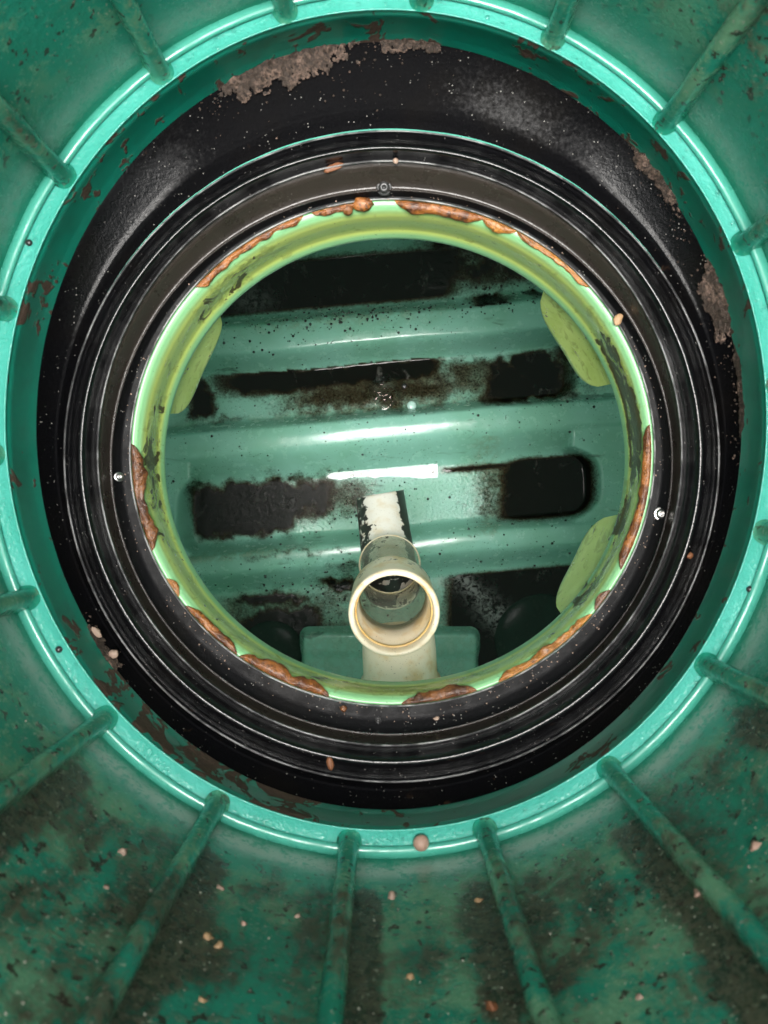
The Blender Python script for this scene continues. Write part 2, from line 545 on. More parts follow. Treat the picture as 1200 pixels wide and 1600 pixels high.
# ledge (flange) with a small rounded nose
fl = [(602.1, 656.9, 636, 681, .6598), (602.4, 656.6, 618, 663, .6605), (603, 656, 599, 645, .6600), (603, 656, 596, 642, .6588), (603, 656, 594.3, 640.3, .6595), (603, 656, 593.5, 639.5, .6620)]
Vf, Ff, _ = loft(fl, 2)
mobj('ledge', Vf, Ff, M['flange'], riser)
sk = [(603, 656, 593.5, 639.5, .6620), (603.6, 657.3, 588, 634, .6665), (605, 660, 574, 622, .684), (606.3, 663, 561, 610, .700), B_, (609, 668, 543, 591, .722)]
Vs, Fs, nr = loft(sk, 4)
south = sstep(-.05, -.30, Vs[:, 1]); 
dsk = .25 + .85 * south * sstep(.04, -.2, Vs[:, 0]) * .9 + .35 * sstep(.1, .3, Vs[:, 1]) * (fbm(Vs * 11, 5, 2))
dsk += .55 * sstep(-.29, -.345, Vs[:, 1]) * sstep(H - .69, H - .715, Vs[:, 2])
mobj('skirt', Vs, Fs, M['skirt'], riser, attrs={'dirt': dsk})

# ribs: D-shaped bars standing on the ledge against the wall
def rib_mesh():
    prof = []
    for k in range(15):
        a = -math.pi / 2 + math.pi * k / 14
        prof.append((math.cos(a) ** .48 if math.cos(a) > 0 else 0, math.sin(a)))
    V = []; rows = []
    zs = [(.0, 1.30, 1.14), (.0015, 1.16, 1.08), (.004, 1.06, 1.03), (.008, 1.0, 1.0), (.03, .99, .99), (.08, .97, .97), (.16, .94, .92), (.26, .90, .86), (.36, .86, .80), (.60, .82, .74), (.775, .80, .70)]
    hw, pr = .0088, .0208
    for z, sw, sp in zs:
        V.append((-.006, -hw * sw, z))
        for c, s in prof: V.append((c * pr * sp, s * hw * sw, z))
        V.append((-.006, hw * sw, z))
    n = len(prof) + 2
    Fc = grid_faces(n, len(zs), wrap=False)
    Fc.append(tuple(range((len(zs) - 1) * n, len(zs) * n)))
    V = np.array(V)
    return mesh_data('rib', V, Fc, M['wall'], attrs={'dirt': .42 + .5 * sstep(.02, .14, V[:, 2])})
ribm = rib_mesh()
cx, cy, ca, cb, cd = C_
for k in range(18):
    t = math.radians(95.3 + 20 * k)
    p = U(cx + ca * math.cos(t), cy + cb * math.sin(t), cd)
    nx, ny = -math.cos(t) / ca, math.sin(t) / cb        # inward normal in world axes
    o = bpy.data.objects.new('rib', ribm)
    sc.collection.objects.link(o)
    place(o, (p[0], p[1], p[2] + .0008), riser)
    o.rotation_euler = (0, 0, math.atan2(ny, nx) + random.uniform(-.02, .02))

# cast characters on the ledge (too worn to read with certainty)
def cast_text(body, px, py, ang, size):
    cu = bpy.data.curves.new('cast_lettering', 'FONT'); cu.body = body; cu.size = size; cu.extrude = .0005; cu.bevel_depth = .0004
    cu.align_x = 'CENTER'; cu.align_y = 'CENTER'
    to = bpy.data.objects.new('cast_lettering', cu); sc.collection.objects.link(to)
    dg = bpy.context.evaluated_depsgraph_get(); dg.update()
    me = bpy.data.meshes.new_from_object(to.evaluated_get(dg))
    bpy.data.objects.remove(to); bpy.data.curves.remove(cu)
    me.materials.clear(); me.materials.append(M['flange'])
    o = bpy.data.objects.new('cast_lettering', me); sc.collection.objects.link(o)
    p = U(px, py, .6602)
    place(o, tuple(p), riser); o.rotation_euler = (0, 0, ang)
cast_text('150/168', 236, 1184, math.radians(-43), .0125)

# ------------------------------------------------------------------ black adapter ring
adapter = thing('adapter_ring', 'black plastic adapter ring with raised circular beads between green riser and tank neck', 'adapter ring', U(612, 712, .78))
def black(name, rings, mat, sub=3, wob=.0):
    Vv, Fv, n = loft([raised(r) if name != 'outer_slope' else r for r in rings], sub)
    if wob:
        Vv[:, 2] += wob * (fbm(Vv * 22, 9, 3) - .5)
    return mobj(name, Vv, Fv, mat, adapter)
R1 = (612, 713, 511, 508, .765)
RM = (611, 711, 486, 482, .757)
R2 = (609, 708, 456, 456, .772)
LI = (613, 707, 407, 393, .803)
R1u = raised(R1)
def osl(t, dz=0.0):
    r = lerp_ring(B_, R1u, t); return r[:4] + (r[4] + dz,)
oslo = black('outer_slope', [(607, 663, 560, 610, .7085), B_, osl(.25, .0012), osl(.50, .0016), osl(.66, .0014), osl(.74, .0002), osl(.82, .0010), osl(.90, .0022), osl(.97, .003)], M['black_slope'], 4, .0022)
_n = len(oslo.data.vertices) // N
_th = np.degrees(np.tile(TH, _n)); _row = np.repeat(np.arange(_n) / (_n - 1), N)
def bump_at(deg, w): return np.exp(-((((_th - deg) + 180) % 360 - 180) / w) ** 2)
_w = (.50 * bump_at(216, 15) + .52 * bump_at(322, 14) + .16 * bump_at(290, 12)) * np.exp(-((_row - .42) / .26) ** 2) + .10
_at = oslo.data.attributes.new('wetness', 'FLOAT', 'POINT'); _at.data.foreach_set('value', _w.astype(np.float32))
def sc_ring(r, k, d):                      # same centre, offset by k pixels
    return (r[0], r[1], r[2] + k, r[3] + k, d)
# thin bright lip 1
black('outer_lip', [sc_ring(R1, 2.4, .7668), sc_ring(R1, 1.4, .7635), sc_ring(R1, .3, .7625), sc_ring(R1, -.8, .7640), sc_ring(R1, -1.5, .7668)], M['edge'], 2, .0012)
black('middle_bead', [sc_ring(R1, -1.0, .7668), lerp_ring(R1, RM, .35)[:4] + (.7660,), lerp_ring(R1, RM, .60)[:4] + (.7625,), lerp_ring(R1, RM, .80)[:4] + (.7590,),
                      lerp_ring(R1, RM, .95)[:4] + (.7575,), lerp_ring(RM, R2, .08)[:4] + (.7574,), lerp_ring(RM, R2, .22)[:4] + (.7592,), lerp_ring(RM, R2, .40)[:4] + (.7640,),
                      lerp_ring(RM, R2, .60)[:4] + (.7700,), lerp_ring(RM, R2, .94)[:4] + (.7745,)], M['bead'], 3, .0018)
black('inner_lip', [sc_ring(R2, 2.4, .7745), sc_ring(R2, 1.5, .7705), sc_ring(R2, .3, .7692), sc_ring(R2, -.9, .7705), sc_ring(R2, -1.8, .7745)], M['edge'], 2, .0012)
SL = (612, 722, 437, 424, .793)
black('gasket_slope', [sc_ring(R2, -1.2, .7740), lerp_ring(R2, SL, .2)[:4] + (.7765,), lerp_ring(R2, SL, .6)[:4] + (.788,), lerp_ring(R2, SL, .9)[:4] + (.7965,), SL], M['gasket'], 3, .001)
black('flat_flange', [SL, lerp_ring(SL, LI, .12)[:4] + (.7958,), lerp_ring(SL, LI, .5)[:4] + (.8015,), sc_ring(LI, 7, .8022), sc_ring(LI, 4.6, .8024)], M['flatblack'], 3, .0008)
black('cut_edge', [sc_ring(LI, 4.6, .8024), sc_ring(LI, 4.0, .8014), sc_ring(LI, 2.8, .8012), sc_ring(LI, 2.0, .8020), sc_ring(LI, 1.4, .806), sc_ring(LI, 1.0, .812)], M['edge'], 2)

# ------------------------------------------------------------------ the tank: neck, shell, floor
tank = thing('septic_tank', 'green plastic septic tank with lime neck, seen into through its manhole', 'tank', U(600, 800, 1.95))
nk = [(613, 707, 409, 395, .8055), (613, 707, 406, 392, .8045), (613, 707.6, 400, 386, .8060), (613.4, 708.5, 393, 379, .8110), (613.8, 710, 386.5, 372.5, .820), (614.3, 711.5, 381, 367, .832),
      (614.8, 713, 377, 363, .845), (615.3, 714.5, 373.5, 360, .856), (615.9, 716, 370, 357, .864), (616.4, 717.5, 365.5, 352.5, .870), (617, 719, 361, 348, .876), (617, 719, 359, 346, .881), (617, 719.2, 359, 346, .888), (617.2, 719.5, 364, 350, .897), (617, 719, 380, 366, .905)]
Vn, Fn, nrow = loft([raised(r) for r in nk], 3)
rowt = np.repeat(np.arange(nrow) / (nrow - 1), N)
groove = sstep(.18, .30, rowt) * (1 - sstep(.58, .68, rowt))
thn = np.tile(TH, nrow)
def near(a, lo, hi, soft=.08):            # angular window in degrees
    x = (np.degrees(a) + 360) % 360
    lo %= 360; hi %= 360
    w = (hi - lo) % 360
    y = (x - lo) % 360
    y = np.where(y > 180 + w / 2, y - 360, y)
    s = soft * 100
    return sstep(-s, s, y) * (1 - sstep(w - s, w + s, y))
dn = .26 * groove + .08
dn += .95 * near(thn, -30, 4) * groove + .55 * near(thn, 4, 45) * sstep(.2, .5, rowt) + .55 * near(thn, 160, 192) * groove
dn += .22 * near(thn, 60, 105) * groove + .35 * near(thn, -145, -120) * groove - .25 * near(thn, -110, -60)
neck = mobj('neck', Vn, Fn, M['lime'], tank, attrs={'groove': groove, 'dirt': dn})
neck['label'] = 'lime green neck ring with brown smears'

# moulded tabs hanging below the neck
base = raised((617, 719, 363, 349.5, .892))
def tab(t0, t1, drop, skew, label):
    n, m = 26, 14
    pts = []; 
    for side in (0, 1):
        for j in range(m):
            for i in range(n):
                u = i / (n - 1); t = math.radians(t0 + (t1 - t0) * u)
                cc = abs(2 * u - 1)
                prof = (1 - cc ** 3.2) ** .55
                prof *= 1 - skew * (u - .5)
                dz = drop * prof * j / (m - 1)
                p = U(base[0] + base[2] * math.cos(t), base[1] + base[3] * math.sin(t), base[4])
                nin = Vector((-math.cos(t), math.sin(t), 0))
                q = Vector(tuple(p)) + nin * (.0005 + .25 * dz * .25 - side * .005)
                q.z -= dz
                pts.append(tuple(q))
    g = grid_faces(n, m, wrap=False)
    k = n * m
    Fc = g + [tuple(k + x for x in f[::-1]) for f in g]
    for i in range(n - 1): Fc.append((k - n + i, k - n + i + 1, 2 * k - n + i + 1, 2 * k - n + i))
    o = mobj('tab', pts, Fc, M['tab'], neck, attrs={'groove': np.ones(2 * k), 'dirt': .2 + .35 * fbm(np.array(pts) * 18, 6, 2)})
tab(-168, -139, .062, .35, '')
tab(-50, -20, .088, -.3, '')
tab(14, 44, .094, .3, '')

# shell: roof with the manhole, and walls (made translucent so sky light fills the tank)
Rr = [(617, 719, 380, 366, .905 - KD), (616, 720, 420, 410, .895), (610, 740, 560, 560, .93), (600, 800, 900, 900, .935), (600, 800, 1400, 1400, .95), (600, 800, 1620, 1620, 1.0), (600, 800, 1500, 1500, 1.2)]
Vr, Fr, _ = loft(Rr, 4)
mobj('roof', Vr, Fr, M['shell'], tank)
bot = ringpts((600, 800, 930, 930, 1.94)); topr = ringpts((600, 800, 1500, 1500, 1.2))
rows = [topr + (bot - topr) * k / 12 for k in range(13)]
mobj('side_wall', np.concatenate(rows), grid_faces(N, 13), M['shell'], tank)

# floor height field, in photograph coordinates referred to the trough level
DF = 1.95
STEP = 2.6
gx = np.arange(120, 1110, STEP); gy = np.arange(270, 1190, STEP)
PX, PY = np.meshgrid(gx, gy)
W3 = np.stack([PX / 60., PY / 60., np.zeros_like(PX)], -1)
wx = 5 * (fbm(W3 * .6, 21, 2) - .5); wy = 7 * (fbm(W3 * .5, 25, 2) - .5)
Xw, Yw = PX + wx, PY + wy
Vv = Yw + .085 * (Xw - 600)
HM = .066
def ridge_edges(v, up0, up1, dn0, dn1):
    return sstep(up0, up1, v) * (1 - sstep(dn0, dn1, v))
rid1 = ridge_edges(Vv, 472, 506, 540, 569)
rid2 = ridge_edges(Vv, 637, 660, 690, 740)
rid3 = ridge_edges(Vv, 822, 846, 868, 910)
ridges = np.maximum(np.maximum(rid1, rid2), rid3)
rnd = lambda v, c, w: np.clip(np.abs(v - c) / w, 0, 1.2) ** 4
e1 = np.maximum(sstep(876, 900, Xw + 16 * rnd(Vv, 603, 40)), sstep(262, 240, Xw))
e2 = np.maximum(sstep(912, 931, Xw + 20 * rnd(Vv, 781, 45)), sstep(304, 284, Xw - 10 * rnd(Vv, 781, 45)))
in1 = ((Vv > 555) & (Vv < 650)); in2 = ((Vv > 700) & (Vv < 850))
ends = np.where(in1, e1, 0) + np.where(in2, e2, 0)
plate = np.where((Vv > 472) & (Vv < 905), sstep(925, 965, Xw), 0)
back = sstep(398, 372, Vv) * .9
h = np.maximum.reduce([ridges, ends * .92, plate * .9, back])
crown = .006 * np.exp(-((Vv - 523) / 22) ** 2) + .008 * np.exp(-((Vv - 674) / 22) ** 2) + .008 * np.exp(-((Vv - 857) / 20) ** 2)
Z = HM * h + crown * ridges
# trough floors dip towards their pools
Z += np.where(in2, -.004 * sstep(700, 800, Xw), 0) * (1 - h)
Z += .0016 * (fbm(W3 * 1.3, 31, 3) - .5)
# end bump of the middle trough on the left
Z += .012 * np.exp(-((Xw - 292) / 9) ** 2) * np.exp(-((Vv - 775) / 26) ** 2)
FX = (PX - 600) / F * DF; FY = (800 - PY) / F * DF
nyy, nxx = PX.shape
P = np.stack([FX, FY, H - DF + Z], -1)
gz_y, gz_x = np.gradient(P[..., 2])
dxw = STEP / F * DF
NRM = np.stack([-gz_x / dxw, gz_y / dxw, np.ones_like(gz_x)], -1)
NRM /= np.linalg.norm(NRM, axis=-1, keepdims=True)

wet = np.exp(-((PX - 615) / 150) ** 4) * np.exp(-((Vv - 785) / 46) ** 4) * (1 - ridges)
wet += .35 * np.exp(-((PX - 300) / 25) ** 2) * np.exp(-((Vv - 780) / 30) ** 2)
film = .55 * np.exp(-((Vv - 500) / 16) ** 2) * sstep(300, 500, PX) * sstep(760, 600, PX) + .75 * np.exp(-((Vv - 620) / 26) ** 2) * np.exp(-((PX - 610) / 130) ** 2) \
     + .6 * np.exp(-((Vv - 845) / 8) ** 2) * sstep(560, 400, PX) + .4 * sstep(900, 930, Vv) + .25 * np.exp(-((Vv - 640) / 6) ** 2) + .5 * np.exp(-((PX - 757) / 22) ** 2) * in2

reg = np.zeros(PX.shape, int)             # which piece of the moulding each cell belongs to
reg[(Vv > 470) & (Vv < 569.5)] = 1
reg[(Vv > 637) & (Vv < 740)] = 2
reg[(Vv > 822) & (Vv < 910)] = 3
def sub_mesh(name, mask_cells, parent, mat, offset=0.0, extra=None):
    ids = -np.ones(nyy * nxx, int)
    jj, ii = np.nonzero(mask_cells)
    a = jj * nxx + ii
    quads = np.stack([a, a + nxx, a + nxx + 1, a + 1], -1)
    used = np.unique(quads)
    ids[used] = np.arange(len(used))
    pts = P.reshape(-1, 3)[used].copy(); pts[:, 2] += offset if np.isscalar(offset) else offset.ravel()[used]
    at = {'wet': wet.ravel()[used], 'film': film.ravel()[used]}
    for k, v in (extra or {}).items(): at[k] = v.ravel()[used]
    o = mobj(name, pts, ids[quads], mat, parent, attrs=at)
    if extra is None:
        o.data.normals_split_custom_set_from_vertices(NRM.reshape(-1, 3)[used].tolist())
    return o
cell = reg[:-1, :-1]
floor = sub_mesh('floor', cell == 0, tank, M['floor'])
for k, txt in ((1, 'moulded green ridge speckled with black grit'), (2, 'clean moulded green ridge across the middle of the floor'), (3, 'moulded green ridge crossed by the drop pipe')):
    o = sub_mesh('ridge', cell == k, floor, M['floor']); o['label'] = txt
# outer apron so that the floor reaches the walls
ap = []
for r in ((600, 800, 640, 640, 1.9495), (600, 800, 950, 950, 1.9495)): ap.append(ringpts(r))
inner = U(600 + np.clip(900 * np.cos(TH), -478, 507), 800 + np.clip(900 * np.sin(TH), -528, 387), 1.9515)
mobj('floor_edge', np.concatenate([inner, ap[1]]), grid_faces(N, 2), M['floor'], floor, attrs={'wet': np.zeros(2 * N), 'film': np.zeros(2 * N)})

# raised pad and domes moulded into the low end
def bump_part(name, fn, x0, x1, y0, y1, step=2.2, label=None, coat=0.0):
    xs = np.arange(x0, x1 + .1, step); ys = np.arange(y0, y1 + .1, step)
    X, Y = np.meshgrid(xs, ys)
    z = fn(X, Y)
    p = np.stack([(X - 600) / F * DF, (800 - Y) / F * DF, H - DF - .004 + z], -1).reshape(-1, 3)
    n, m = len(xs), len(ys)
    k = n * m
    o = mobj(name, p, grid_faces(n, m, wrap=False, flip=True), M['floor'], floor, attrs={'wet': np.zeros(k), 'film': np.full(k, .25), 'coat': np.full(k, coat)})
    if label: o['label'] = label
    return o
def rrect(X, Y, x0, x1, y0, y1, r):
    qx = np.abs(X - (x0 + x1) / 2) - (x1 - x0) / 2 + r; qy = np.abs(Y - (y0 + y1) / 2) - (y1 - y0) / 2 + r
    return np.hypot(np.maximum(qx, 0), np.maximum(qy, 0)) + np.minimum(np.maximum(qx, qy), 0) - r
bump_part('raised_pad', lambda X, Y: .048 * (1 - sstep(-13, 1, rrect(X, Y, 466, 752, 976, 1120, 18))) - .012 * sstep(1008, 1030, Y) , 455, 765, 965, 1130, label='rounded rectangular moulded pad')
bump_part('dome', lambda X, Y: .022 * np.sqrt(np.clip(1 - (np.hypot(X - 846, Y - 1002) / 76) ** 2, 0, 1)) ** .8, 766, 926, 922, 1082, coat=1.0)
bump_part('dome', lambda X, Y: .022 * np.sqrt(np.clip(1 - (np.hypot(X - 425, Y - 1020) / 52) ** 2, 0, 1)) ** .8, 370, 480, 965, 1075, coat=.85)

# ------------------------------------------------------------------ sludge, puddle
nz = fbm(W3 * 1.6, 41, 5) - .5; nz2 = fbm(W3 * 5, 47, 4) - .5
Sx, Sy = PX + 46 * nz, PY + 30 * nz2
Sv = Sy + .085 * (Sx - 600)
def box(x0, x1, v0, v1, sx=10, sv=6, X=None, Vq=None):
    sx = sx * 1.6 + 4; sv = sv * 1.3
    X = Sx if X is None else X; Vq = Sv if Vq is None else Vq
    return sstep(x0 - sx, x0 + sx, X) * (1 - sstep(x1 - sx, x1 + sx, X)) * sstep(v0 - sv, v0 + sv, Vq) * (1 - sstep(v1 - sv, v1 + sv, Vq))
S = np.zeros(PX.shape)
def add(a): 
    global S
    S = np.maximum(S, a)
calm = PY + .085 * (PX - 600)
add(1.0 * box(180, 720, 396, 473, 30, 8, Vq=calm)); add(.85 * box(660, 900, 370, 462, 30, 14) * (.75 + 1.0 * nz2))
add(.92 * box(742, 800, 472, 505, 12, 8)); add(.8 * box(822, 850, 470, 490, 8, 6))
add(.88 * box(345, 690, 560, 602, 22, 14, Vq=Vv + 16 * nz2 + 10 * nz)); add(.60 * box(440, 740, 585, 640, 40, 20)); add(.55 * box(690, 760, 570, 630, 20, 14))
add(.92 * box(752, 884, 574, 646, 20, 9) * (.92 + .5 * nz2)); add(.5 * box(700, 790, 570, 600, 20, 10)); add(.95 * box(296, 332, 575, 628, 8, 9))
add(1.0 * box(306, 462, 738, 818, 6, 12, X=PX + 24 * nz) ); add(.78 * box(400, 545, 738, 800, 30, 18)); add(.55 * box(520, 580, 745, 800, 20, 14))
add(1.0 * box(782, 960, 736, 830, 22, 6, X=PX + 22 * nz, Vq=calm) * (1 - e2)); add(.9 * box(690, 800, 739, 747, 14, 5, Vq=calm + 3 * nz2)); add(.45 * box(742, 800, 740, 822, 14, 6))
add(1.0 * box(700, 960, 908, 1120, 12, 5, X=PX + 10 * nz, Vq=calm)); add(1.0 * box(380, 500, 938, 1080, 18, 16)); add(.8 * box(360, 480, 912, 932, 20, 8)); add(.34 * box(330, 560, 905, 1100, 24, 20)); add(.95 * box(500, 566, 895, 915, 16, 8))
add(.45 * box(370, 545, 842, 850, 30, 5, Vq=Sv - 4)); add(.5 * box(520, 570, 872, 886, 20, 6)); add(.5 * box(320, 380, 630, 640, 20, 4))
add(.9 * box(868, 900, 556, 618, 8, 10) * (.6 + 1.2 * nz2)); add(.55 * np.maximum(0, box(840, 930, 625, 660, 20, 10) * (.5 + 2.4 * nz2)))
S *= 1 - .85 * np.where((Vv > 500) & (Vv < 566), 1, 0) * (S < .9)
S = np.clip(S, 0, 1)
rough = np.clip(box(300, 560, 735, 830, 20, 8) + box(655, 900, 370, 465, 30, 14) + box(868, 905, 540, 640, 8, 8) + box(370, 570, 900, 1030, 10, 10) * .6 + box(742, 806, 465, 510, 8, 8) * .6, 0, 1) + .04
thick = .0016 + .0016 * S + .003 * S * rough * (fbm(W3 * 9, 61, 3) - .3)
_al = np.clip(((PX - 715) * 85 + (PY - 895) * 95) / (85 ** 2 + 95 ** 2), 0, 1)
_ds = np.hypot(PX - 715 - 85 * _al, PY - 895 - 95 * _al) + 14 * nz
painted_gleam_ = .85 * np.exp(-(_ds / 17) ** 2) + .5 * np.exp(-(np.hypot((PX - 840) * .8 + (PY - 990) * .6, ((PY - 990) * .8 - (PX - 840) * .6) * 3) / 30) ** 2) + .4 * np.exp(-(np.hypot(PX - 395, (PY - 470) * 1.4) / 26) ** 2)  # where reflections on the pools are painted in
maskS = (S > .03)
cellS = maskS[:-1, :-1] | maskS[1:, :-1] | maskS[:-1, 1:] | maskS[1:, 1:]
so = sub_mesh('sludge', cellS, None, M['sludge'], offset=thick, extra={'sludge_amount': S, 'sludge_relief': rough, 'painted_gleam': painted_gleam_})
tag(so, 'black and brown wet sludge lying in the troughs of the tank floor', 'sludge', kind='stuff')

# still water along the edge of the middle trough
xs = np.linspace(486, 684, 60)
top = 731.5 - .085 * (xs - 600); 
lo = top + 12 + 9 * sstep(560, 690, xs) + 7 * (fbm(np.stack([xs / 14, xs * 0, xs * 0], -1), 71, 3) - .5) - 10 * sstep(530, 486, xs)
rows = [U(xs, top + (lo - top) * k / 4, DF - .0075) for k in range(5)]
wo = mobj('water_puddle', np.concatenate(rows), grid_faces(60, 5, wrap=False, flip=True), M['water'])
tag(wo, 'narrow strip of still water mirroring the sky beside the clean middle ridge', 'puddle')
# ripples where a drip has just landed
xs = np.linspace(570, 632, 64); ys = np.linspace(588, 652, 64)
X, Y = np.meshgrid(xs, ys)
def ripple(x0, y0, w, amp, X=X, Y=Y):
    r = np.hypot(X - x0, Y - y0); return amp * np.cos(r / w * 2 * math.pi) * np.exp(-(r / 13) ** 2)
z = ripple(597, 606, 9.5, .0022) + ripple(600, 632, 5, .0010) + .0008 * (fbm(np.stack([X / 7, Y / 7, X * 0], -1), 81, 2) - .5)
fade = (1 - sstep(16, 27, np.hypot(X - 599, (Y - 618) * .8)))
p = np.stack([(X - 600) / F * DF, (800 - Y) / F * DF, H - DF + .0125 + z * fade - .010 * (1 - fade)], -1).reshape(-1, 3)
ro = mobj('ripple_puddle', p, grid_faces(64, 64, wrap=False, flip=True), M['water'])
tag(ro, 'small rippled patch of water where a drip has landed between the upper ridges', 'puddle')

# ------------------------------------------------------------------ inlet pipe
pipe = thing('inlet_pipe', 'beige plastic inlet pipe with open upward socket, clear sleeve and grey drop pipe', 'pipe', U(616, 1000, 1.14))
def axis_pts(*pts):
    return [Vector(tuple(U(*p))) for p in pts]
def frame(t):
    x = t.cross(Vector((0, 1, 0))); x.normalize()
    y = x.cross(t) * -1
    return x, y
def lathe_along(p0, p1, prof, n=72):
    """prof: list of (distance along, radius)"""
    t = (p1 - p0).normalized(); x = Vector((1, 0, 0)); x = (x - t * x.dot(t)).normalized(); y = t.cross(x)
    V = []
    for s, r in prof:
        for i in range(n):
            a = 2 * math.pi * i / n
            V.append(tuple(p0 + t * s + (x * math.cos(a) + y * math.sin(a)) * r))
    return np.array(V), grid_faces(n, len(prof))
p0, p1 = axis_pts((616, 960, 1.050), (609, 882, 1.29))
L = (p1 - p0).length
# upward socket: outer skin, rolled lip, inner skin
prof = [(.088, .0560), (.086, .0592), (.082, .0600), (.060, .0606), (.020, .0622), (.008, .0630), (.003, .0628), (.0, .0612), (-.0012, .0590), (-.0005, .0565), (.002, .0548), (.012, .0538), (.032, .0532), (.036, .0500), (.060, .0492), (.088, .0486), (.090, .0520), (.088, .0560)]
Vp, Fp = lathe_along(p0, p1, prof)
dz = sstep(-.118, -.095, Vp[:, 1]) * sstep(H - 1.06, H - 1.09, Vp[:, 2]) * .4 + .16
socket = mobj('socket', Vp, Fp, M['beige'], pipe, attrs={'dirt': dz})
# amber rubber seal in the socket mouth
prof = [(.0135, .0537), (.0125, .0526), (.0150, .0516), (.0185, .0520), (.0200, .0534)]
Vp, Fp = lathe_along(p0, p1, prof)
mobj('rubber_seal', Vp, Fp, M['amber'], socket, attrs={'dirt': np.zeros(len(Vp))})
# clear sleeve
prof = [(.075, .0500), (.12, .0500), (.18, .0500), (L - .007, .0500), (L - .005, .0512), (L, .0514), (L + .002, .0502), (L, .0486), (L - .02, .0482), (.075, .0484)]
Vp, Fp = lathe_along(p0, p1, prof)
rimo = [(L - .006, .0512), (L - .004, .0520), (L - .001, .0520), (L + .0015, .0510), (L + .001, .0494)]
Vr2, Fr2 = lathe_along(p0, p1, rimo)
mobj('sleeve_rim', Vr2, Fr2, M['beige'], pipe, attrs={'dirt': np.full(len(Vr2), .1)})
mobj('clear_sleeve', Vp, Fp, M['clear'], pipe, attrs={'dirt': .25 * fbm(Vp * 30, 4, 3) + .55 * sstep(.10, .16, np.linalg.norm(Vp - np.array(p0), axis=1)) * fbm(Vp * 24, 6, 2)})
# drop pipe, cut off square at its far end
q0, q1 = axis_pts((606, 868, 1.36), (593.5, 771.5, 1.50))
t = (q1 - q0).normalized(); x = Vector((1, 0, 0)); x = (x - t * x.dot(t)).normalized(); y = t.cross(x)
a0 = Vector(tuple(U(555, 778, 1.5))); a1 = Vector(tuple(U(632, 765, 1.5))); camp = Vector((0, 0, H))
cn = (a0 - camp).cross(a1 - camp).normalized()          # plane of the saw cut
V = []; n = 72; m = 30
pA = Vector(tuple(U(612, 912, 1.25)))                     # upper end, bent up into the clear sleeve
tA = (q0 - pA).normalized()
for r in (.0472, .0440):
    for j in range(m):
        for i in range(n):
            a = 2 * math.pi * i / n
            if j < 10:
                f = j / 10
                tt = tA.lerp(t, .5 * f ** 2).normalized()
                xx = Vector((1, 0, 0)); xx = (xx - tt * xx.dot(tt)).normalized(); yy = tt.cross(xx)
                V.append(tuple(pA.lerp(q0, f) + (xx * math.cos(a) + yy * math.sin(a)) * r))
            else:
                rad = (x * math.cos(a) + y * math.sin(a)) * r
                s_end = -((q0 + rad - camp).dot(cn)) / t.dot(cn)
                f = (j - 9) / (m - 10)
                f0 = 1 / (m - 10)
                V.append(tuple(q0 + rad + t * (s_end * (f - f0) / (1 - f0) + .012 * (1 - (f - f0) / (1 - f0)))))
V = np.array(V); k = n * m
Fc = grid_faces(n, m) + [tuple(k + i for i in f[::-1]) for f in grid_faces(n, m)]
for i in range(n):
    i2 = (i + 1) % n
    Fc.append((k - n + i, k - n + i2, 2 * k - n + i2, 2 * k - n + i))
    Fc.append((i2, i, k + i, k + i2))
ang = np.tile(np.arange(n) / n * 2 * math.pi, 2 * m)
side = np.abs((V - np.array(q0)) @ np.array(x)) / .0472
far = ((V - np.array(q0)) @ np.array(t)) / (q1 - q0).length
dd = .95 * sstep(.45, .80, side + .25 * (fbm(V * 26, 12, 3) - .5)) + .45 * sstep(.55, .2, far) * sstep(.25, .0, np.abs((V - np.array(q0)) @ np.array(x) / .0472 + .45))
dd += .5 * sstep(.35, .6, (V - np.array(q0)) @ np.array(x) / .0472)
dd[k:] = 1.0 * (fbm(V[k:] * 22, 14, 3) > .40)
mobj('drop_pipe', V, Fc, M['grey'], pipe, attrs={'dirt': dd})
# branch to the inlet wall
b0, b1 = axis_pts((622, 985, 1.155), (632, 1180, 1.175))
Lb = (b1 - b0).length
prof = [(.0, .054), (.030, .0555), (.064, .0560), (.070, .0562), (.072, .0600), (.075, .0608), (.100, .0606), (.104, .0590), (.106, .0555), (Lb, .0555)]
Vp, Fp = lathe_along(b0, b1, prof)
# keep the run inside the socket open: the branch starts at the socket's skin
mobj('branch', Vp, Fp, M['beige'], pipe, attrs={'dirt': np.full(len(Vp), .22)})

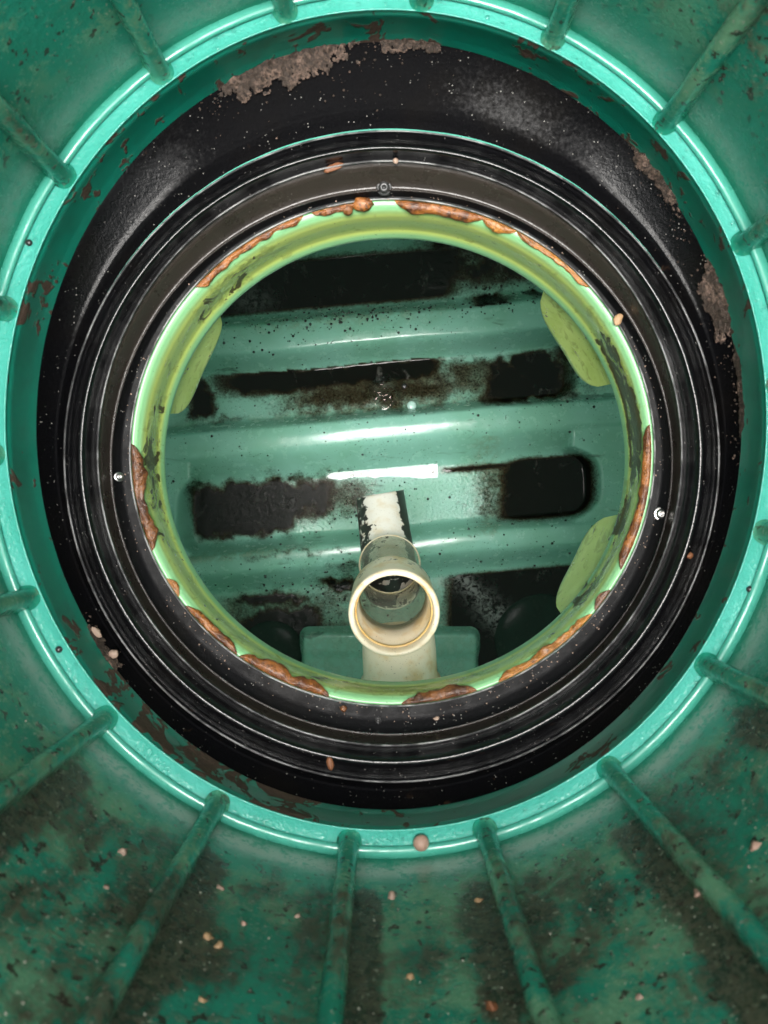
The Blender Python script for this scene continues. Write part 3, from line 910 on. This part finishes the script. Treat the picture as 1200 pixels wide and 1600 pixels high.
# ------------------------------------------------------------------ sealant beads on the neck
def sealant(t0, t1, w, mat, label, lift=1.0, seed=1, lump=.35, inset=0.0, flat=.8):
    """t0..t1 degrees along the outer rim of the neck, w width in photograph pixels"""
    w *= .86
    Ls = abs(t1 - t0); n = max(14, int(Ls * 3.2)); k = 18
    u = np.arange(n) / (n - 1); t = np.radians(t0 + (t1 - t0) * u)[:, None]
    nn = fbm(np.stack([u * Ls * .22, u * 0 + seed * 3.1, u * 0 + .5], -1), seed, 3); n2 = fbm(np.stack([u * Ls * .5, u * 0 + seed * 5.7, u * 0 + .2], -1), seed + 7, 3)
    ww = w * (1 + lump * 2.2 * (nn - .5) + lump * 1.2 * (n2 - .5)) * (np.minimum(1, (u * Ls) / (w * .22)) * np.minimum(1, ((1 - u) * Ls) / (w * .22))) ** .6 + .4
    a = 2 * math.pi * np.arange(k)[None, :] / k + 0 * t
    ww = ww[:, None]
    off = inset + ww * .5 * (1 - np.cos(a)) * .98 - 1.0
    hh = ww * .5 * np.sin(a) / F * .8 * flat * lift * .75
    n3 = fbm(np.stack([u[:, None] * Ls * .55 + 0 * a, np.cos(a) * 1.5 + seed, np.sin(a) * 1.5], -1), seed + 3, 3) - .5
    frac = np.clip(off / 45, 0, 1)
    d = .8045 - KD + .016 * frac ** 1.3 - hh - n3 * lump * .009 - .001
    V = U(613 + .02 * off + (407 - off) * np.cos(t), 707 + .05 * off + (393 - off) * np.sin(t), d).reshape(-1, 3)
    Fc = grid_faces(k, n, flip=True)
    Fc.append(tuple(range(k))); Fc.append(tuple(range((n - 1) * k, n * k))[::-1])
    o = mobj('sealant_bead', V, Fc, mat)
    tag(o, label, 'sealant', 'brown sealant squeezed out around the neck')
sealant(-89.5, -69, 21, M['seal_brown'], 'fat glossy brown sealant roll at the top of the neck, right of the black bolt', 1.0, 3, .28)
sealant(-70, -61.5, 19, M['seal_orange'], 'amber sealant lump continuing the fat brown roll at the top of the neck', .8, 5, .3)
sealant(-61.5, -41, 10, M['seal_orange'], 'thin crumbly orange sealant line on the upper right of the neck', .8, 8, .5)
sealant(-108, -95.5, 11, M['seal_brown'], 'short crumbly brown sealant streak left of the black bolt', .9, 11, .6)
sealant(-139, -110, 12, M['seal_brown'], 'long thin brown sealant streak on the upper left of the neck', .9, 13, .5)
sealant(157, 182, 23, M['seal_dark'], 'ragged dark brown sealant clot beside the bright screw on the left', .8, 17, .5)
sealant(145, 150, 11, M['seal_orange'], 'tiny orange sealant patch on the lower left of the neck', .8, 19, .5)
sealant(142.5, 126.5, 19, M['seal_brown'], 'shiny brown sealant roll on the lower left of the neck', 1.0, 23, .35)
sealant(126, 104, 27, M['seal_brown'], 'widest lumpy brown sealant roll at the bottom left of the neck', .9, 29, .42)
sealant(88, 71, 22, M['seal_dark'], 'dark brown sealant lump at the bottom of the neck below the pipe', .9, 31, .45)
sealant(66, 40, 15, M['seal_orange'], 'flat orange sealant smear on the lower right of the neck', .6, 37, .6)
sealant(39, 33, 12, M['seal_dark'], 'small dark sealant end at the lower right of the neck', .8, 41, .5)
sealant(-6.5, 28, 17, M['seal_brown'], 'long smooth red brown sealant roll on the right of the neck', 1.0, 43, .25, 3.0)
def lump(px, py, d, r, mat, name, label, cat, group=None, squash=.7, seed=0, rot=0.0, stretch=1.0, parent=None, amp=.5):
    n, m = 14, 9
    V = [(0, 0, 1)]
    for j in range(1, m - 1):
        for i in range(n):
            a = 2 * math.pi * i / n; b = math.pi * j / (m - 1)
            V.append((math.sin(b) * math.cos(a), math.sin(b) * math.sin(a), math.cos(b)))
    V.append((0, 0, -1))
    V = np.array(V)
    V *= (1 + amp * (fbm(V * 1.7 + seed * 3.3, seed, 3) - .5) * 1.6)[:, None]
    V *= np.array([stretch, 1, squash]) * r
    c, s = math.cos(rot), math.sin(rot)
    V[:, :2] = V[:, :2] @ np.array([[c, s], [-s, c]])
    Fc = [(0, 1 + i, 1 + (i + 1) % n) for i in range(n)]
    for j in range(m - 3):
        for i in range(n):
            a = 1 + j * n + i; b = 1 + j * n + (i + 1) % n
            Fc.append((a, a + n, b + n, b))
    e = len(V) - 1; l = 1 + (m - 3) * n
    Fc += [(l + (i + 1) % n, l + i, e) for i in range(n)]
    p = U(px, py, dk(d))
    o = mobj(name, V + p, Fc, mat, origin=tuple(p))
    tag(o, label, cat, group)
    return o
lump(543, 328, .8055, .0058, M['seal_dark'], 'sealant_blob', 'round dark sealant blob on the neck left of the black bolt', 'sealant', 'brown sealant squeezed out around the neck', .8, 4)
lump(566, 319, .8035, .0072, M['seal_brown'], 'sealant_blob', 'crumbly brown sealant blob just below left of the black bolt', 'sealant', 'brown sealant squeezed out around the neck', .6, 6, 0, 1.4)

# ------------------------------------------------------------------ screws in the adapter
def screw(px, py, d, r, mat, label, tilt=(0, 0), shaft=False):
    root = thing('screw', label, 'screw', tuple(U(px, py, dk(d))), 'screws in the black adapter ring')
    def lat(name, prof, parent, n=28, mt=mat):
        V = []
        for rr, z in prof:
            for i in range(n):
                a = 2 * math.pi * i / n; V.append((rr * math.cos(a), rr * math.sin(a), z))
        Fc = grid_faces(n, len(prof))
        Fc.append(tuple(range(n))[::-1]); Fc.append(tuple(range((len(prof) - 1) * n, len(prof) * n)))
        R = Matrix.Rotation(tilt[0], 3, 'X') @ Matrix.Rotation(tilt[1], 3, 'Y')
        V = [tuple(R @ Vector(v) + WORLD[root.name]) for v in V]
        return mobj(name, V, Fc, mt, parent)
    lat('washer', [(r * 1.35, -.001), (r * 1.35, .0006), (r * 1.25, .0010), (r * .9, .0010)], root)
    lat('head', [(r, .0010), (r, .0022), (r * .86, .0036), (r * .55, .0044), (r * .30, .0045), (r * .26, .0030), (r * .01, .0030)], root)
    if shaft:
        lat('shank', [(r * .5, -.012), (r * .5, .001)], root)
    return root
screw(600, 293, .7945, .0058, M['blacksteel'], 'black domed bolt at the top of the adapter ring', (.35, 0))
screw(186, 745, .7985, .0036, M['steel'], 'small shiny screw on the left of the adapter ring', (0, .5), True)
screw(1032, 803, .7998, .0052, M['steel'], 'pale round screw head on the right of the adapter ring')
screw(591, 1126, .8008, .0026, M['blacksteel'], 'tiny dark screw on the adapter ring below the pipe')

# ------------------------------------------------------------------ soil, grit, droplets
def soil_patch(t0, t1, depth, seed, label, dens=.5):
    n = int(abs(t1 - t0) * 7) + 8; m = 26
    v, u = np.meshgrid(np.arange(m) / (m - 1), np.arange(n) / (n - 1), indexing='ij')
    t = np.radians(t0 + (t1 - t0) * u)
    r0, r1 = sc_ring(B_, 2, .7095), R1u
    q = [r0[i] + (r1[i] - r0[i]) * v * depth for i in range(5)]
    p = U(q[0] + q[2] * np.cos(t), q[1] + q[3] * np.sin(t), q[4] - .0008)
    nn = fbm(p * 70, seed, 4) * .6 + fbm(p * 260, seed + 5, 3) * .4
    edge = (1 - v ** 1.5) * (1 - np.abs(2 * u - 1) ** 3)
    cov = nn - 1 + dens + .45 * edge - .25
    p[..., 2] += np.maximum(cov, -.02) * .014 * (.5 + nn)
    V = p.reshape(-1, 3); cov = cov.ravel()
    Fc = [f for f in grid_faces(n, m, wrap=False, flip=True) if max(cov[list(f)]) > 0]
    if not Fc: return
    used = sorted({i for f in Fc for i in f}); mp = {a: b for b, a in enumerate(used)}
    o = mobj('soil_patch', V[used], [tuple(mp[i] for i in f) for f in Fc], M['soil'])
    tag(o, label, 'soil', 'soil fallen on the black slope')
soil_patch(-121, -94, .38, 3, 'large pale brown soil patch on the black slope at the top left', .545)
soil_patch(-92, -81, .18, 7, 'small brown soil crumbs under the green skirt at the top', .53)
soil_patch(-47, -33, .20, 11, 'thin strip of soil under the green skirt at the upper right', .60)
soil_patch(-26, -14, .55, 13, 'square soil patch on the black slope at the right', .62)
soil_patch(-13, 2, .18, 17, 'broken soil crumbs along the right edge of the black slope', .55)
soil_patch(140, 150, .5, 19, 'pinkish soil crumbs on the black slope at the lower left', .52)

deb = [
 (658, 1317, .655, .0070, 'pebble', 'pebble', 'round pinkish pebble lying on the green ledge', 'pebble', .85, 1.0, .12),
 (966, 499, .7985, .0042, 'straw', 'leaf_scrap', 'orange scrap lying on the black flange at the upper right', 'debris', .4, 1.5, .5),
 (700, 277, .7905, .0030, 'rust', 'bark_scrap', 'thin rusty bark scrap on the black gasket right of the black bolt', 'debris', .3, 3.8, .3),
 (482, 1112, .8005, .0028, 'pale', 'grit_grain', 'pale grit grain on the black flange at the lower left', 'grit', .6, 1.2, .5),
 (537, 1107, .8005, .0034, 'seal_dark', 'grit_grain', 'dark grit grain on the black flange below the pipe', 'grit', .6, 1.0, .5),
 (682, 1124, .8005, .0030, 'pale', 'grit_grain', 'pale grit grain on the black flange under the dark sealant lump', 'grit', .6, 1.2, .5),
 (618, 251, .7690, .0030, 'pale', 'grit_grain', 'pale grit grain on the inner lip above the black bolt', 'grit', .6, 1.0, .4),
 (520, 262, .7725, .0035, 'rust', 'bark_scrap', 'rusty scrap on the inner lip at the top left', 'debris', .4, 3.0, .5),
 (1077, 868, .7600, .0034, 'rust', 'grit_grain', 'brown grit grain on the black bead at the right', 'grit', .7, 1.0, .5),
 (150, 988, .7130, .0034, 'pale', 'soil_crumb', 'pinkish crumb at the foot of the skirt at the lower left', 'crumb', .5, 1.8, .6),
 (177, 1022, .7140, .0042, 'pale', 'soil_crumb', 'lower of two pinkish crumbs at the foot of the skirt', 'crumb', .5, 1.2, .6),
 (516, 1193, .7570, .0034, 'rust', 'bark_scrap', 'brown scrap on the middle bead at the bottom', 'debris', .5, 1.8, .5),
 (92, 1015, .6585, .0030, 'blacksteel', 'grit_bead', 'black bead of grit on the green ledge at the left', 'grit', .7, 1.0, .2),
 (45, 379, .6585, .0030, 'blacksteel', 'grit_bead', 'black bead of grit on the green ledge at the upper left', 'grit', .7, 1.0, .2),
 (1172, 921, .6585, .0030, 'blacksteel', 'grit_bead', 'black bead of grit on the green ledge at the right', 'grit', .7, 1.0, .2),
 (145, 4, .6585, .0001, 'blacksteel', None, '', '', .7, 1.0, .2),
 (643, 634, 1.938, .0120, 'pale_drop', 'pale_disc', 'pale green round scrap lying beside the rippled water', 'debris', .35, 1.0, .1),
 (632, 575+28, 1.940, .0080, 'black', 'grit_bead', 'black square scrap lying above the rippled water', 'grit', .35, 1.0, .2),
]
M['pale_drop'] = mat_flat('pale_green_scrap', (.42, .62, .56), .3)
for i, (px, py, d, r, mt, nm, lab, cat, sq, st, amp) in enumerate(deb):
    if nm: lump(px, py, d, r, M[mt], nm, lab, cat, None, sq, 50 + i, random.uniform(0, 3), st, amp=amp)

# crumbs stuck to the wall
def on_wall(px, py):
    """photograph direction -> depth where it meets the riser wall"""
    dx, dy = px - 600, py - 800
    # wall: ((x-X0)/a)^2+((y-Y0)/b)^2=1 in photograph units at depth .66
    lo, hi = .2, .66
    for _ in range(40):
        m_ = (lo + hi) / 2
        X = 600 + dx * m_ / .66; Y = 800 + dy * m_ / .66
        if ((X - 602) / 638) ** 2 + ((Y - 657) / 683) ** 2 > 1: hi = m_
        else: lo = m_
    return lo
crumbs = [(190, 1333, .0042, 'pale', 'pale double crumb stuck to the dirty wall at the lower left'), (165, 1388, .0028, 'pale', 'small pale crumb on the wall at the lower left'),
 (325, 1466, .0042, 'straw', 'straw coloured crumb on the wall between two lower left ribs'), (341, 1481, .0044, 'straw', 'larger straw coloured crumb beside its pair on the wall'),
 (316, 1566, .0036, 'straw', 'yellowish crumb near the bottom edge of the wall'), (381, 1445, .0032, 'pebble', 'pink crumb on the wall above the straw pair'),
 (345, 1389, .0028, 'pale', 'pale flake on the wall right of the lower left rib'), (463, 1433, .0026, 'pale', 'pale flake on the wall left of the muddy rib'),
 (748, 1408, .0034, 'straw', 'tan crumb on the wall left of the lower right rib'), (1093, 1396, .0046, 'pebble', 'round pale pebble stuck to the wall at the lower right'),
 (642, 1528, .0036, 'straw', 'orange scrap on the wall near the bottom'), (770, 1577, .0046, 'rust', 'dark brown crumb on the wall near the bottom'),
 (612, 1403, .0040, 'pale', 'whitish flake on the wall right of the muddy rib'), (1180, 1325, .0040, 'pebble', 'pink crumb on the wall at the far right'), (1000, 1562, .0030, 'pale', 'pale crumb on the wall at the bottom right')]
for i, (px, py, r, mt, lab) in enumerate(crumbs):
    lump(px, py, on_wall(px, py) + .001, r * .72, M[mt], 'crumb', lab, 'crumb', 'crumbs stuck to the riser wall', .8, 90 + i, random.uniform(0, 3), random.uniform(1, 1.7), amp=1.1)

def scatter(name, pts, rad, mat, label, cat, squash=.5, kmin=3):
    """many tiny grains joined into one stuff object"""
    V = []; Fc = []
    n = 8
    for (p, r) in zip(pts, rad):
        b = len(V)
        for ring, (cr, cz) in enumerate(((1.0, 0.0), (.86, .5), (.5, .87))):
            for i in range(n):
                a = 2 * math.pi * i / n
                V.append((p[0] + r * cr * math.cos(a), p[1] + r * cr * math.sin(a), p[2] + r * cz * squash))
        V.append((p[0], p[1], p[2] + r * squash))
        for j in range(2):
            for i in range(n):
                a = b + j * n + i; c = b + j * n + (i + 1) % n
                Fc.append((a, c, c + n, a + n))
        for i in range(n): Fc.append((b + 2 * n + i, b + 2 * n + (i + 1) % n, b + 3 * n))
    o = mobj(name, V, Fc, mat)
    tag(o, label, cat, kind='stuff')
# droplets on the ledge
pts = []; rad = []
for _ in range(1100):
    t = random.uniform(0, 2 * math.pi); k = random.uniform(0.06, .90)
    if vnoise(np.array([t * 5, k * 2, 0]), 5) < .35: continue
    r = lerp_ring(A_, (602.1, 656.9, 634, 679, .66), k)
    pts.append(U(r[0] + r[2] * math.cos(t), r[1] + r[3] * math.sin(t), .6604)); rad.append(random.choice([.0006, .0007, .0009, .0011, .0011, .0015, .0021]))
scatter('water_droplets', pts, rad, M['water'], 'clear water droplets beaded on the green ledge', 'droplets', .55)
# pale grit over the black flange
pts = []; rad = []
for _ in range(520):
    t = random.uniform(0, 2 * math.pi); k = random.random()
    if math.sin(t) < 0 and random.random() < .55: continue
    r = lerp_ring(SL, LI, .1 + .8 * k)
    pts.append(U(r[0] + r[2] * math.cos(t), r[1] + r[3] * math.sin(t), .7999 - KD)); rad.append(random.choice([.0003, .0004, .0005, .0005, .0008]))
scatter('pale_grit', pts, rad, M['pale'], 'fine pale grit sprinkled over the black flange', 'grit', .6)

# tiny flecks stuck all over the lower wall
pts = []; rad = []
while len(pts) < 260:
    t = random.uniform(.05, math.pi - .05); d = random.uniform(.36, .64)
    if random.random() > sstep(.66, .56, d) : continue
    p = U(602 + 638 * math.cos(t), 657 + 683 * math.sin(t), .66)
    pts.append((p[0] * .998, p[1] * .998, H - d)); rad.append(random.choice([.0004, .0005, .0005, .0006, .0009]))
scatter('wall_flecks', pts, rad, M['fleck'], 'tiny pale flecks stuck to the dirty lower wall of the riser', 'flecks', 1.0)

# black grit strewn over the tank floor
def floor_z(px, py):
    i = int(round((px - gx[0]) / STEP)); j = int(round((py - gy[0]) / STEP))
    return P[min(max(j, 0), nyy - 1), min(max(i, 0), nxx - 1)]
pts = []; rad = []
clusters = [(560, 500, 130, 14, 230), (470, 530, 90, 16, 60), (780, 440, 60, 30, 130), (520, 790, 70, 26, 160), (430, 700, 120, 40, 40), (480, 900, 120, 18, 90), (520, 950, 50, 30, 110), (700, 650, 200, 60, 60), (760, 860, 120, 30, 70), (420, 600, 100, 30, 60), (860, 600, 60, 60, 60), (640, 860, 200, 60, 60)]
for (cx_, cy_, sx_, sy_, cnt) in clusters:
    for _ in range(cnt):
        px = random.gauss(cx_, sx_); py = random.gauss(cy_, sy_) - .085 * (px - cx_)
        q = floor_z(px, py)
        pts.append((q[0], q[1], q[2] + .0008)); rad.append(random.choice([.0010, .0012, .0015, .0018, .0022, .0034]))
scatter('black_grit', pts, rad, M['grit'], 'black grit strewn over the green tank floor', 'grit', .6)
# loose soil crumbs thinning out below the soil patches
pts = []; rad = []
for (ta, tb, n_) in ((-123, -90, 170), (-95, -78, 60), (-50, -30, 80), (-28, -12, 90), (-14, 6, 70), (138, 152, 40)):
    for _ in range(n_):
        t = math.radians(random.uniform(ta, tb)); v = min(.85, random.expovariate(5.0))
        r = lerp_ring(sc_ring(B_, 1, .7100), R1u, v)
        pts.append(U(r[0] + r[2] * math.cos(t), r[1] + r[3] * math.sin(t), r[4] + .0006)); rad.append(random.choice([.0003, .0004, .0005, .0006, .0011]))
scatter('soil_crumbs', pts, rad, M['soil'], 'loose soil crumbs scattered on the black slope below the skirt', 'soil', .8)
